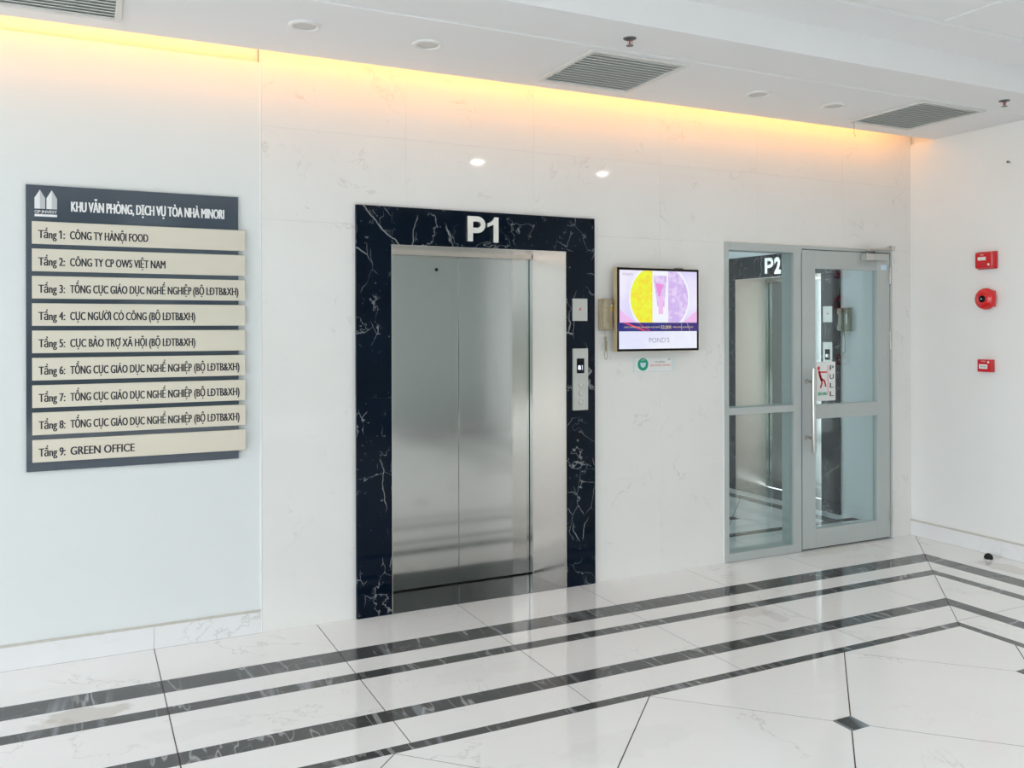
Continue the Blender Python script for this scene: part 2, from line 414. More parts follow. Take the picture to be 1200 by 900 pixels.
# ================================================================ SETTING
XR, ZS, GAP, TOPZ = 5.618, 2.947, .20, 3.20
OFFS = [0, .430, .578, .733, .814, 1.172, 1.275, 1.480, 1.534]
DARK = {1, 3, 5, 7}
floor = struct(bx('floor', M['grout'], None, -6.2, 5.9, -7.2, 5.1, -.06, -.0012))
def clip(poly, a, b, c):           # keep a*x+b*y <= c
    out = []
    for i in range(len(poly)):
        p, q = poly[i], poly[(i+1) % len(poly)]
        dp, dq = a*p[0]+b*p[1]-c, a*q[0]+b*q[1]-c
        if dp <= 0: out.append(p)
        if (dp < 0 < dq) or (dq < 0 < dp):
            t = dp/(dp-dq); out.append((p[0]+t*(q[0]-p[0]), p[1]+t*(q[1]-p[1])))
    return out
def poly_area(p): return abs(sum(p[i][0]*p[(i+1) % len(p)][1]-p[(i+1) % len(p)][0]*p[i][1] for i in range(len(p))))/2 if len(p) > 2 else 0
def tile(poly, mat, name='floor_tile'):
    q = []
    for p in poly:
        if not q or (abs(p[0]-q[-1][0])+abs(p[1]-q[-1][1])) > 1e-5: q.append(p)
    if len(q) > 2 and abs(q[0][0]-q[-1][0])+abs(q[0][1]-q[-1][1]) < 1e-5: q.pop()
    if poly_area(q) < 1e-4: return
    pr(name, mat, floor, q, -.012, 0, 'z')
def rect(x0, x1, y0, y1): return [(x0, y0), (x1, y0), (x1, y1), (x0, y1)]
G = .0023
MITRE = 5.665
xj = [.315+.8*k for k in range(-8, 8)]
yj = [.0] + [-.735-.735*k for k in range(0, 9)]
for i in range(8):
    a, b = OFFS[i], OFFS[i+1]
    dk = i in DARK
    for k in range(len(xj)-1):     # bands along the back wall
        p = rect(max(xj[k], -6)+G, xj[k+1]-G, -b+.0004, -a-.0004)
        p = clip(p, 1, -1, MITRE-.003)
        if len(p) > 2: tile(p, M['dark_tile'] if dk else M['tile'], 'dark_floor_strip' if dk else 'floor_tile')
    for k in range(len(yj)-1):     # bands along the right wall
        p = rect(MITRE-b+.0004, min(MITRE-a, XR)-.0004, max(yj[k+1], -7)+G, yj[k]-G)
        p = clip(p, -1, 1, -MITRE-.003)
        if len(p) > 2: tile(p, M['dark_tile_side'] if dk else M['tile'], 'dark_floor_strip' if dk else 'floor_tile')
def field(ox, oy, x0, x1, y0, y1, border_dots):
    d, h = .567, .05
    def inside(px, py):
        return x0+h*.9 < px < x1-h*.9 and y0+h*.9 < py < y1-h*.9
    def on_dot(i, j): return (i+j) % 2 == 0
    for i in range(-20, 21):
        for j in range(-20, 21):
            cx, cy = ox+i*d, oy+j*d
            if cx < x0-d or cx > x1+d or cy < y0-d or cy > y1+d: continue
            if on_dot(i, j):
                if inside(cx, cy):
                    tile(rect(cx-h+G/2, cx+h-G/2, cy-h+G/2, cy+h-G/2), M['dark_tile'], 'floor_inset')
            else:
                e = d-G*1.6
                p = [(cx-e, cy), (cx, cy-e), (cx+e, cy), (cx, cy+e)]
                for (sx, sy) in ((1, 0), (-1, 0), (0, 1), (0, -1)):
                    if inside(cx+sx*d, cy+sy*d): p = clip(p, sx, sy, sx*cx+sy*cy+d-h-G/2)
                p = clip(p, 1, 0, x1); p = clip(p, -1, 0, -x0); p = clip(p, 0, 1, y1); p = clip(p, 0, -1, -y0)
                if len(p) > 2: tile(p, M['tile'])
field(2.735, -2.101, -6, MITRE-1.534-.0004, -7, -1.5344, False)
# inner lobby floor beyond the glass door
XI = 5.70
for k in range(3, 8):
    x0, x1 = max(.315+.8*k, 3.0)+G, min(.315+.8*(k+1), XI)-G
    if x1 > x0: tile(rect(x0, x1, .001, .548), M['tile'])
tile(rect(3.0, 5.53, .550, .635), M['dark_tile'], 'dark_floor_strip')
for k in range(6):
    y0 = .637+.8*k; y1 = min(y0+.797, 5)
    if y1 > y0:
        tile(rect(5.412, 5.53, y0, y1), M['dark_tile_side'], 'dark_floor_strip')
        tile(rect(5.532, XI, y0, y1), M['tile'])
field(4.80, 1.055, 3.0, 5.41, .637, 5.0, False)
# lift lobby thresholds' bed is part of the floor mesh; outdoor ground
ground = struct(bx('ground', M['concrete'], None, -30, 30, -40, -7.2, -.25, -.10))
bx('paving', M['concrete'], ground, -30, -6.2, -7.2, 20, -.25, -.10)

# ---- back wall: masonry with openings, clad in cream stone slabs
wall_back = struct(bx('wall_back', M['inner_paint'], None, .83, 1.53, .022, .26, 0, TOPZ))
for (x0, x1, z0, z1) in ((2.63, 3.84, 0, TOPZ), (5.41, 5.9, 0, TOPZ), (1.53, 2.63, 2.035, TOPZ), (3.84, 5.41, 2.142, TOPZ)):
    bx('masonry', M['inner_paint'], wall_back, x0, x1, .022, .26, z0, z1)
g = .00018
lower = [(.834, 1.335), (2.82, 3.33), (3.33, 3.838), (5.412, XR+.012)]
for x0, x1 in lower:
    bx('stone_slab', M['stone'], wall_back, x0+g, x1-g, 0, .022, 0.0, 2.135-g, .0006)
for (z0, z1, cuts) in ((2.135, 2.617, (.834, 1.62, 2.42, 3.33, 4.13, 4.93, XR+.012)), (2.617, TOPZ, (.834, 1.62, 2.42, 3.33, 4.13, 4.93, XR+.012))):
    for a, b in zip(cuts, cuts[1:]):
        bx('stone_slab', M['stone'], wall_back, a+g, b-g, 0, .022, z0+g, z1-g, .0006)
# painted continuation on the left, its top set back behind the cove
wall_left = struct(bx('wall_left', M['paint'], None, -6.2, .826, .012, .26, .118, ZS))
bx('upper_wall', M['ceil_line'], wall_left, -6.2, .826, .05, .26, ZS, TOPZ)
bx('lower_wall', M['paint'], wall_left, -6.2, .826, .014, .26, 0, .118)
trim = struct(bx('trim_1', M['white_seal'], None, .826, .8335, .001, .03, .0, ZS+.16, .001))
baseboard_left = struct(bx('baseboard_left', M['seal'], None, -6.2, .826, .002, .014, .109, .119, .002))
for k in range(-8, 1):
    a, b = .315+.8*(k-1), min(.315+.8*k, .315)
    bx('baseboard_tile', M['base'], baseboard_left, max(a, -6.2)+.0007, b-.0007, 0, .014, .0005, .109, .001)
bx('baseboard_tile', M['base'], baseboard_left, .3157, .826, 0, .014, .0005, .109, .001)
# right wall
wall_right = struct(bx('wall_right', M['paint_side'], None, XR+.012, XR+.26, -7.2, 0, .118, ZS))
bx('upper_wall', M['paint_side'], wall_right, XR+.045, XR+.26, -7.2, .022, ZS, TOPZ)
bx('lower_wall', M['paint_side'], wall_right, XR+.014, XR+.26, -7.2, 0, 0, .118)
baseboard_right = struct(bx('baseboard_right', M['seal'], None, XR+.001, XR+.016, -7.2, -.001, .109, .119, .002))
ys = [-.001, -.735] + [-.735-.8*k for k in range(1, 8)]
for a, b in zip(ys, ys[1:]):
    bx('baseboard_tile', M['base'], baseboard_right, XR, XR+.014, b+.0007, a-.0007, .0005, .109, .001)

# ---- ceiling: lowered strip with groove and cove, then the higher field
def ceil_pr(name, pts, x0, x1, mat=None, parent=None):     # pts in (y,z)
    return pr(name, mat or M['ceil'], parent, pts, x0, x1, 'x')
XE = XR+.012
ceiling = struct(ceil_pr('ceiling', [(-GAP, ZS), (-.955, ZS), (-.965, ZS+.008), (-.990, ZS+.008), (-1.0, ZS), (-1.31, ZS), (-1.31, 3.10),
                                     (-1.605, 3.10), (-1.615, 3.108), (-1.64, 3.108), (-1.65, 3.10), (-7.2, 3.10), (-7.2, 3.26),
                                     (-1.2, 3.26), (-.42, 3.26), (-.42, ZS+.012), (-GAP, ZS+.012)], -6.2, XE))
bx('cove_top', M['ceil_line'], ceiling, -6.2, XE+.05, -.42, .27, TOPZ, 3.30)
trim2 = struct(bx('trim_2', M['ceil_line'], None, -6.2, XE, -.991, -.964, ZS+.003, ZS+.0078))
trim3 = struct(bx('trim_3', M['ceil_line'], None, -6.2, XE, -1.641, -1.614, 3.103, 3.1078))
trim4 = struct(bx('trim_4', M['ceil_line'], None, 3.868, 3.892, -7.0, -1.655, 3.094, 3.1005))
# ---- shop fronts behind and to the left of the camera (openings with mullions)
window_1 = struct(bx('window_1', M['frame'], None, -6.1, -6.0, -7.1, .0, 0, .12))
for y in (-7.0, -5.25, -3.5, -1.75, -.05): bx('mullion', M['frame'], window_1, -6.1, -6.0, y-.03, y+.03, 0, 3.1)
bx('transom', M['frame'], window_1, -6.1, -6.0, -7.0, 0, 2.45, 2.51)
window_2 = struct(bx('window_2', M['frame'], None, -6.1, 3.04, -7.1, -7.0, 0, .06))
for x in (-4.4, -2.8, -1.2, .4, 2.0, 3.01): bx('mullion', M['frame'], window_2, x-.03, x+.03, -7.1, -7.0, 0, 3.1)
bx('transom', M['frame'], window_2, -6, 3.0, -7.1, -7.0, 2.45, 2.51)
wall_rear = struct(bx('wall_rear', M['rear_paint'], None, 3.05, XE, -7.2, -7.02, 0, 3.15))
bx('baseboard_tile', M['base'], wall_rear, 3.05, XR, -7.02, -7.005, .0005, .109, .001)
# ---- inner lobby shell
def wallp(name, *a):
    return struct(bx(name, M['inner_paint'], None, *a))
w = wallp('wall_inner_right', XI, XI+.36, .26, .95, 0, 3.0)
bx('masonry', M['inner_paint'], w, XI, XI+.36, 2.05, 5.1, 0, 3.0)
bx('masonry', M['inner_paint'], w, XI, XI+.36, .95, 2.05, 2.035, 3.0)
wallp('wall_inner_far', 2.9, XI, 5.0, 5.1, 0, 3.0)
w = wallp('wall_inner_left', 2.9, 3.0, .26, 3.4, 0, 3.0)
bx('masonry', M['inner_paint'], w, 2.9, 3.0, 4.35, 5.0, 0, 3.0)
bx('masonry', M['inner_paint'], w, 2.9, 3.0, 3.4, 4.35, 2.6, 3.0)
bx('masonry', M['inner_paint'], w, 2.9, 3.0, 3.4, 4.35, 0, .1)
struct(bx('ceiling_inner', M['ceil'], None, 2.9, XI+.36, .26, 5.1, 2.95, 3.05))
area('sky_portal', (2.95, 3.875, 1.35), .95, 2.5, (RD(90), 0, RD(-90)), 1, (1, 1, 1), True)

# ================================================================ LIFTS
def lift(root, code, two):
    Wd = 1.502
    # marble surround: slabs
    g = .0006
    for (x0, x1, z0, z1) in ((0, .2, 0, 1.19), (0, .2, 1.19, 2.03), (1.302, Wd, 0, 1.19), (1.302, Wd, 1.19, 2.03)):
        bx('marble_slab', M['marquina'], root, x0+g, x1-g, -.02, .03, z0+.0005, z1-g, .0008)
    bx('marble_slab', M['marquina'], root, g, Wd-g, -.02, .03, 2.03+g, 2.238, .0008)
    # splayed steel portal
    def quadbox(name, pts, mat):   # pts: 8 corners
        bm = BM(); vs = [bm.verts.new(p) for p in pts]
        for f in ((0, 1, 2, 3), (7, 6, 5, 4), (0, 4, 5, 1), (1, 5, 6, 2), (2, 6, 7, 3), (3, 7, 4, 0)): bm.faces.new([vs[i] for i in f])
        return link_mesh(name, bm, mat, root)
    jr = 1.302; xb = 1.244; zt = 2.028
    quadbox('jamb', [(jr-.004, -.016, 0.001), (jr+.02, -.016, .001), (xb+.06, .312, .001), (xb, .312, .001),
                     (jr-.004, -.016, zt), (jr+.02, -.016, zt), (xb+.06, .312, zt), (xb, .312, zt)], M['jamb_steel'])
    quadbox('jamb', [(Wd-jr+.004, -.016, .001), (Wd-xb, .312, .001), (Wd-xb-.06, .312, .001), (Wd-jr-.02, -.016, .001),
                     (Wd-jr+.004, -.016, zt), (Wd-xb, .312, zt), (Wd-xb-.06, .312, zt), (Wd-jr-.02, -.016, zt)], M['jamb_steel'])
    quadbox('head_jamb', [(.2, -.016, zt), (jr, -.016, zt), (xb, .312, zt-.002), (Wd-xb, .312, zt-.002),
                     (.2, -.016, zt+.008), (jr, -.016, zt+.008), (xb, .312, zt+.05), (Wd-xb, .312, zt+.05)], M['jamb_steel'])
    bx('head_strip', M['jamb_steel'], root, Wd-xb, xb, .312, .345, 2.006, 2.03)
    bx('jamb_strip', M['door_steel'], root, xb-.005, xb+.06, .312, .345, .001, 2.03)
    bx('jamb_strip', M['door_steel'], root, Wd-xb-.06, Wd-xb+.005, .312, .345, .001, 2.03)
    cx = Wd/2
    for s in (-1, 1):
        d = bx('door_leaf', M['door_steel'], root, cx+(.0015 if s > 0 else -.6), cx+(.6 if s > 0 else -.0015), .352, .38, .008, 2.03, .0015)
        if s < 0: lt('keyhole', M['dark'], d, [(0, 0), (.010, 0), (.010, .003), (.005, .004), (0, .002)], (.607, .352, 1.925), (0, -1, 0), 16)
    bx('lift_shaft', M['dark'], root, .1, Wd-.1, .383, .43, -.003, 2.2)  # flat black panel standing in for the unlit shaft
    bx('sill', M['sill'], root, .202, 1.302, -.016, .351, -.003, .0012)
    # call plates
    cp = bx('arrow_plate', M['plate_steel'], root, 1.338, 1.442, -.032, -.0205, 1.612, 1.747, .002)
    lt('button', M['chrome'], cp, [(0, .004), (.008, .004), (.010, .002), (.011, 0)], (1.390, -.032, 1.684), (0, -1, 0), 20)
    lt('button_light', M['red_ink'], cp, [(0, .0055), (.005, .0055), (.006, .004)], (1.388, -.032, 1.684), (0, -1, 0), 16)
    hp = bx('call_panel', M['plate_steel'], root, 1.338, 1.444, -.034, -.0205, 1.070, 1.444, .002)
    dsp = bx('display', M['black'], hp, 1.364, 1.416, -.036, -.034, 1.294, 1.384, .0008)
    text('floor_number', M['digit'], dsp, '1', 1.398, 1.404, 1.312, .032, -.0362, .0006, .1)
    pr('floor_arrow', M['digit'], dsp, [(1.372, 1.316), (1.392, 1.316), (1.392, 1.328), (1.388, 1.342), (1.374, 1.342), (1.372, 1.328)], -.0368, -.036, 'y')
    for z in (1.225, 1.172, 1.120):
        b = lt('button', M['chrome'], hp, [(.017, 0), (.0165, .003), (.014, .003), (.0135, .0012), (0, .0022)], (1.392, -.034, z), (0, -1, 0), 24)
    # number letters
    bm = BM(); px, pz, ph, st = .643, 2.064, .144, .034; ya, yb = -.0225-.022, -.0225
    prism(bm, [(px, pz), (px+st, pz), (px+st, pz+ph), (px, pz+ph)], ya, yb)
    rz_ = .0475; cz_ = pz+ph-rz_; bxx = px+.062; ir = rz_-.030
    path_o = [(px+st, pz+ph)]+[(bxx+rz_*1.05*math.sin(math.pi*k/12), cz_+rz_*math.cos(math.pi*k/12)) for k in range(13)]+[(px+st, pz+ph-2*rz_)]
    path_i = [(px+st, cz_+ir)]+[(bxx+(ir+.002)*math.sin(math.pi*k/12), cz_+ir*math.cos(math.pi*k/12)) for k in range(13)]+[(px+st, cz_-ir)]
    for k in range(len(path_o)-1): prism(bm, [path_i[k], path_o[k], path_o[k+1], path_i[k+1]], ya, yb)
    link_mesh('number_lettering', bm, M['letter_steel'], root)
    if code[1] == '1':
        bm = BM(); xr = .838
        prism(bm, [(xr-st+.002, pz), (xr, pz), (xr, pz+ph), (xr-st+.008, pz+ph), (xr-st+.002, pz+ph-.012)], ya, yb)
        prism(bm, [(xr-.070, pz+ph-.060), (xr-st+.002, pz+ph-.042), (xr-st+.002, pz+ph-.012), (xr-.048, pz+ph-.028), (xr-.070, pz+ph-.036)], ya, yb)
        link_mesh('number_lettering', bm, M['letter_steel'], root)
    else: text('number_lettering', M['letter_steel'], root, '2', .768, .850, pz, ph-.004, -.0225, .022, 0, .05)
M['digit'] = screen_mat('lit_digits', (.75, .85, 1.0), 1.5)
l1 = thing('elevator', 'steel elevator in a black marble surround with P1 over its closed doors', 'elevator', (1.327, 0, 0))
lift(l1, 'P1', False)
l2 = thing('elevator', 'elevator lettered P2 seen through the glass door and side panel', 'elevator', (XI, 2.252, 0), RD(-90))
lift(l2, 'P2', True)
l1['group'] = l2['group'] = 'elevators in black marble surrounds'

# ================================================================ DIRECTORY SIGN
t = thing('directory_sign', 'large slate tenant directory board with nine brushed name plates on the white wall', 'sign', (-.232, .012, .908))
class Rooted:
    """build children in world coordinates, then re-base them on their thing"""
    def __init__(s, root): s.r = root
    def done(s):
        off = Vector(s.r.location)
        def rec(o):
            for c in o.children:
                if c.data and not c.get('_b'):
                    c.data.transform(Matrix.Translation(-off)); c['_b'] = 1
                rec(c)
        rec(s.r)
        def clean(o):
            for c in o.children:
                if '_b' in c: del c['_b']
                clean(c)
        clean(s.r)
R0 = Rooted(t)
bx('board', M['sign_board'], t, -.232, .717, -.004, .011, .908, 2.240, .0012)
lg = pr('logo', M['white_ink'], t, [(-.196, 2.094), (-.103, 2.094), (-.103, 2.105), (-.196, 2.105)], -.006, -.004)
for (xa, xm, xb) in ((-.196, -.174, -.152), (-.147, -.125, -.103)):
    pr('logo_tower_white', M['white_ink'], lg, [(xa, 2.130), (xm, 2.130), (xm, 2.219), (xa, 2.180)], -.006, -.004)
    pr('logo_tower_grey', M['grey_ink'], lg, [(xm, 2.130), (xb, 2.130), (xb, 2.180), (xm, 2.219)], -.006, -.004)  # grey half of the two-tone print
text('logo_lettering', M['white_ink'], lg, 'GP.INVEST', -.196, -.103, 2.110, .014, -.004, .002, .04)
text('title_lettering', M['white_ink'], t, 'KHU VĂN PHÒNG, DỊCH VỤ TÒA NHÀ MINORI', -.045, .649, 2.124, .050, -.004, .002, .085)
ROWS = [('CÔNG TY HÀNỘI FOOD', .292, None, 0, 0), ('CÔNG TY CP OWS VIỆT NAM', .370, None, 0, 0),
        ('TỔNG CỤC GIÁO DỤC NGHỀ NGHIỆP', .490, '(BỘ LĐTB&XH)', .497, .716), ('CỤC NGƯỜI CÓ CÔNG', .284, '(BỘ LĐTB&XH)', .294, .508),
        ('CỤC BẢO TRỢ XÃ HỘI', .284, '(BỘ LĐTB&XH)', .294, .508), ('TỔNG CỤC GIÁO DỤC NGHỀ NGHIỆP', .491, '(BỘ LĐTB&XH)', .501, .720),
        ('TỔNG CỤC GIÁO DỤC NGHỀ NGHIỆP', .491, '(BỘ LĐTB&XH)', .501, .720), ('TỔNG CỤC GIÁO DỤC NGHỀ NGHIỆP', .491, '(BỘ LĐTB&XH)', .501, .720),
        ('GREEN OFFICE', .229, None, 0, 0)]
for i, (a, xa, b, xb0, xb1) in enumerate(ROWS):
    zt = 2.0705-.1268*i
    pl = bx('name_plate', M['sign_plate'], t, -.207, .749, -.014, -.004, zt-.105, zt, .0012)
    z = zt-.078
    text('floor_lettering', M['ink'], pl, 'Tầng %d:' % (i+1), -.181, -.070, z, .040, -.014, .001, .075)
    text('tenant_lettering', M['ink'], pl, a, -.050, xa, z, .040, -.014, .001, .075)
    if b: text('tenant_lettering', M['ink'], pl, b, xb0, xb1, z, .040, -.014, .001, .075)
R0.done()

# ================================================================ TELEVISION
t = thing('wall_screen', 'black framed advertising screen showing a cosmetics advert beside the elevator', 'screen', (3.25, -.02, 1.42))
R0 = Rooted(t)
x0, x1, z0, z1 = 2.947, 3.568, 1.422, 1.943
bx('bracket', M['black'], t, 3.10, 3.42, -.040, -.0005, 1.58, 1.80, .003)
bx('housing', M['gold'], t, x0, x1, -.082, -.040, z0, z1, .004)
fr = bx('bezel', M['black'], t, x0+.002, x1-.002, -.090, -.082, z0+.002, z1-.002, .002)
bx('power_switch', M['black'], t, 3.40, 3.46, -.07, -.05, z1-.001, z1+.006, .001)
SX0, SX1 = 2.962, 3.551
y = -.0902
M['s_lav'] = screen_mat('screen_lavender', (.72, .66, 1.0), 1.0, (.90, .86, 1.0), 3)
M['s_pink'] = screen_mat('screen_pink', (.95, .55, .92), .95)
M['s_halo'] = screen_mat('screen_white', (.92, .94, 1.0), 1.0)
M['s_yel'] = screen_mat('screen_yellow', (.90, 1.0, .02), .95, (1.0, .78, .02), 38)
M['s_lil'] = screen_mat('screen_lilac', (.68, .50, .92), .95, (.86, .70, 1.0), 34)
M['s_mag'] = screen_mat('screen_magenta', (.95, .30, .80), .9)
M['s_navy'] = screen_mat('screen_navy', (.003, .006, .26), .8, (.06, .004, .20), 3)
M['s_gold'] = screen_mat('screen_gold', (.85, .72, .35), .9)
M['s_red'] = screen_mat('screen_red', (.9, .03, .15), .9)
M['s_grey'] = screen_mat('screen_grey', (.42, .36, .55), .8)
M['s_pale'] = screen_mat('screen_pale', (.78, .80, 1.0), 1.0, (.88, .90, 1.0), 4)
pan = bx('picture', M['s_lav'], t, SX0, SX1, y-.0006, y, 1.601, 1.926)
def arc(cx, cz, rx, rz, lo, hi, clipx=None, clipz=(1.602, 1.925), n=40, close=None):
    pts = []
    for i in range(n+1):
        a = lo+(hi-lo)*i/n; pts.append((cx+rx*math.cos(a), min(max(cz+rz*math.sin(a), clipz[0]), clipz[1])))
    return pts
def flat(name, mat, parent, pts, yy):
    out = []
    for p in pts:
        if not out or (abs(p[0]-out[-1][0])+abs(p[1]-out[-1][1])) > 1e-5: out.append(p)
    if abs(out[0][0]-out[-1][0])+abs(out[0][1]-out[-1][1]) < 1e-5: out.pop()
    return pr(name, mat, parent, out, yy-.0003, yy)
flat('picture_circle', M['s_halo'], pan, arc(3.262, 1.755, .232, .225, 0, 2*math.pi, n=64), y-.0007)
flat('picture_yellow', M['s_yel'], pan, arc(3.245, 1.755, .205, .20, math.pi/2, 3*math.pi/2), y-.0012)
flat('picture_lilac', M['s_lil'], pan, arc(3.285, 1.755, .195, .20, -math.pi/2, math.pi/2), y-.0012)
flat('picture_glow', M['s_halo'], pan, [(3.205, 1.602), (3.325, 1.602), (3.325, 1.925), (3.205, 1.925)], y-.0017)
flat('picture_pink', M['s_pink'], pan, [(SX0+.001, 1.602), (3.08, 1.602), (SX0+.001, 1.68)], y-.0010)
flat('picture_pink', M['s_pink'], pan, [(SX1-.001, 1.602), (SX1-.001, 1.68), (3.44, 1.602)], y-.0010)
tb = flat('picture_tube', M['s_lil'], pan, [(3.242, 1.70), (3.295, 1.70), (3.315, 1.895), (3.210, 1.895)], y-.0023)
flat('picture_tube_label', M['s_mag'], tb, [(3.250, 1.765), (3.262, 1.765), (3.288, 1.84), (3.228, 1.85)], y-.0028)
flat('picture_tube_cap', M['s_pink'], tb, [(3.250, 1.655), (3.285, 1.655), (3.285, 1.765), (3.250, 1.765)], y-.0027)
text('corner_lettering', M['s_grey'], pan, "POND'S", 2.985, 3.060, 1.892, .016, y-.0007, .0004)
bn = bx('banner', M['s_navy'], t, x0+.004, x1-.004, y-.0006, y, 1.549, 1.599)
flat('banner_ray', M['s_red'], bn, [(2.99, 1.598), (3.02, 1.598), (3.165, 1.550), (3.135, 1.550)], y-.0008)
flat('banner_ray', M['s_red'], bn, [(3.095, 1.598), (3.10, 1.598), (3.19, 1.550), (3.18, 1.550)], y-.0008)
flat('banner_ray', M['s_grey'], bn, [(3.425, 1.598), (3.430, 1.598), (3.432, 1.550), (3.427, 1.550)], y-.0008)
flat('banner_ray', M['s_grey'], bn, [(3.470, 1.598), (3.476, 1.598), (3.498, 1.550), (3.492, 1.550)], y-.0008)
text('banner_lettering', M['s_gold'], bn, 'CHÚC MỪNG CHỊ LAN NHẬN GIẢI NHẤT', 2.993, 3.265, 1.568, .010, y-.0014, .0004, .02)
text('banner_lettering', M['s_gold'], bn, '32,000', 3.268, 3.348, 1.563, .021, y-.0014, .0004, .03)
text('banner_lettering', M['s_gold'], bn, 'MÀN HÌNH QUẢNG CÁO', 3.362, 3.520, 1.568, .010, y-.0014, .0004, .02)
lp = bx('lower_picture', M['s_pale'], t, SX0-.004, SX1-.001, y-.0006, y, 1.438, 1.547)
text('brand_lettering', M['s_grey'], lp, "POND'S", 3.180, 3.335, 1.476, .032, y-.0007, .0004)
R0.done()

# ================================================================ MASK NOTICE
t = thing('wall_notice', 'small white plastic notice with a green face mask emblem under the screen', 'sign', (3.29, 0, 1.286))
R0 = Rooted(t)
bx('acrylic_holder', M['acrylic'], t, 3.122, 3.440, -.004, -.0004, 1.288, 1.383, .001)
cd = bx('card', M['card'], t, 3.147, 3.412, -.0055, -.004, 1.294, 1.379)
lt('emblem_ring', M['green_ink'], cd, [(0, .001), (.040, .001), (.040, 0)], (3.192, -.0055, 1.337), (0, -1, 0), 32, False)
pr('emblem_mask', M['pale_blue'], cd, [(3.175, 1.325), (3.192, 1.315), (3.209, 1.325), (3.214, 1.348), (3.170, 1.348)], -.0075, -.0065)
text('ring_lettering', M['white_ink'], cd, 'STOP', 3.177, 3.207, 1.361, .008, -.0066, .0006, .02)
text('notice_lettering', M['ink'], cd, 'VUI LÒNG', 3.285, 3.362, 1.346, .010, -.0055, .0006, .01)
text('notice_lettering', M['red_ink'], cd, 'ĐEO KHẨU TRANG', 3.248, 3.402, 1.324, .012, -.0055, .0006, .02)
pr('corner_mark', M['grey_ink'], cd, [(3.385, 1.362), (3.405, 1.362), (3.405, 1.374), (3.385, 1.374)], -.0062, -.0055)
R0.done()

# ================================================================ INTERPHONES
def interphone(root, m, cordtype):      # local: wall at y=0, x right, z up from bottom of body, width .10
    bx('base', m, root, 0, .098, -.035, -.0004, 0, .195, .006)
    hs = bx('handset', m, root, .004, .044, -.062, -.034, .006, .190, .009)
    bx('ear_piece', m, hs, .002, .046, -.070, -.050, .140, .190, .008)
    bx('mouth_piece', m, hs, .002, .046, -.070, -.050, .006, .052, .008)
    bx('handset_gap_shade', M['phone_dark'], root, .0445, .0475, -.0365, -.034, .012, .184)
    bx('face_plate', m, root, .050, .096, -.046, -.034, .004, .191, .004)
    if cordtype == 0:
        bx('label', M['yellow'], root, .082, .0965, -.0475, -.040, .118, .150, .0005)
        bx('window', M['card'], root, .086, .0965, -.0475, -.040, .150, .158, .0005)
        bm = BM(); pts = [(.040, -.03, .0), (.042, -.03, -.035)]
        for i in range(90):
            a = i/90; pts.append((.046+.006*math.cos(i*.9)+.004*a, -.03+.006*math.sin(i*.9), -.04-.085*a))
        for i in range(24):
            a = i/23*2*math.pi; pts.append((.050+.013*math.sin(a), -.03, -.152+.026*math.cos(a)))
        for i in range(40):
            a = i/40; pts.append((.054+.006*math.cos(i*.9), -.03+.006*math.sin(i*.9), -.125+.06*a))
        tube(bm, pts, .003, 6); link_mesh('coiled_cord', bm, m, root, True)
    else:
        bm = BM(); pts = []
        for i in range(60):
            a = math.pi+math.pi*i/59
            pts.append((.034+.020*math.cos(a), -.03, -.155+.028*math.sin(a)))
        pts = [(.030, -.03, .0), (.015, -.03, -.08)]+pts+[(.052, -.03, -.06), (.040, -.03, .0)]
        tube(bm, pts, .0035, 6); link_mesh('cord', bm, m, root, True)
        bx('window', M['card'], root, .078, .090, -.0475, -.040, .060, .140, .0005)
p1 = thing('interphone', 'ivory wall interphone with coiled cord between the P1 elevator and the screen', 'telephone', (2.862, 0, 1.553)); p1.scale = (.80, 1, 1)
interphone(p1, M['phone'], 0)
bm = BM(); tube(bm, [(.096, -.02, .150), (.115, -.014, .158), (.14, -.012, .166), (.19, -.02, .16)], .004, 8); link_mesh('cable', bm, M['black'], p1, True)
p2 = thing('interphone', 'grey ivory wall interphone seen through the glass door', 'telephone', (XI, .728, 1.535), RD(-90))
interphone(p2, M['phone_grey'], 1)

# ================================================================ GLASS DOOR
window_3 = struct(bx('window_3', M['frame'], None, 3.842, 3.873, -.018, .10, .002, 2.140, .002))     # outer frame and fixed side light
F = lambda n, *a: bx(n, M['frame'], window_3, *a, .002)
F('frame_head', 3.873, 4.518, -.018, .10, 2.088, 2.140)
F('frame_head', 4.518, 5.410, -.018, .10, 2.118, 2.140)
F('frame_stile', 4.443, 4.512, -.018, .10, .002, 2.088)
F('frame_stile', 5.392, 5.410, -.018, .10, .002, 2.118)
F('frame_rail', 3.873, 4.443, -.018, .10, .984, 1.030)
F('frame_rail', 3.873, 4.443, -.018, .10, .002, .058)
bx('pane', M['glass'], window_3, 3.868, 4.448, .0, .008, 1.026, 2.092)
bx('pane', M['glass'], window_3, 3.868, 4.448, .0, .008, .054, .988)
bx('sealant', M['white_seal'], window_3, 3.834, 3.8415, -.008, .022, .002, 2.146, .001)
bx('sealant', M['white_seal'], window_3, 3.842, 5.412, -.006, .022, 2.1405, 2.146, .001)
bx('threshold_strip', M['dark'], window_3, 4.518, 5.392, .005, .05, .0003, .004)
door_1 = thing('glass_door', 'grey framed swinging glass door marked PULL with long steel handle', 'door', (5.388, 0, .010))
R0 = Rooted(door_1)
D = lambda n, *a: bx(n, M['frame'], door_1, *a, .0025)
D('door_stile', 4.522, 4.646, -.016, .030, .012, 2.112)
D('door_stile', 5.257, 5.386, -.016, .030, .012, 2.112)
D('door_rail', 4.646, 5.257, -.016, .030, 1.985, 2.112)
D('door_rail', 4.646, 5.257, -.016, .030, .922, 1.022)
D('door_rail', 4.646, 5.257, -.016, .030, .012, .145)
bx('pane', M['glass'], door_1, 4.640, 5.262, .004, .012, 1.018, 1.990)
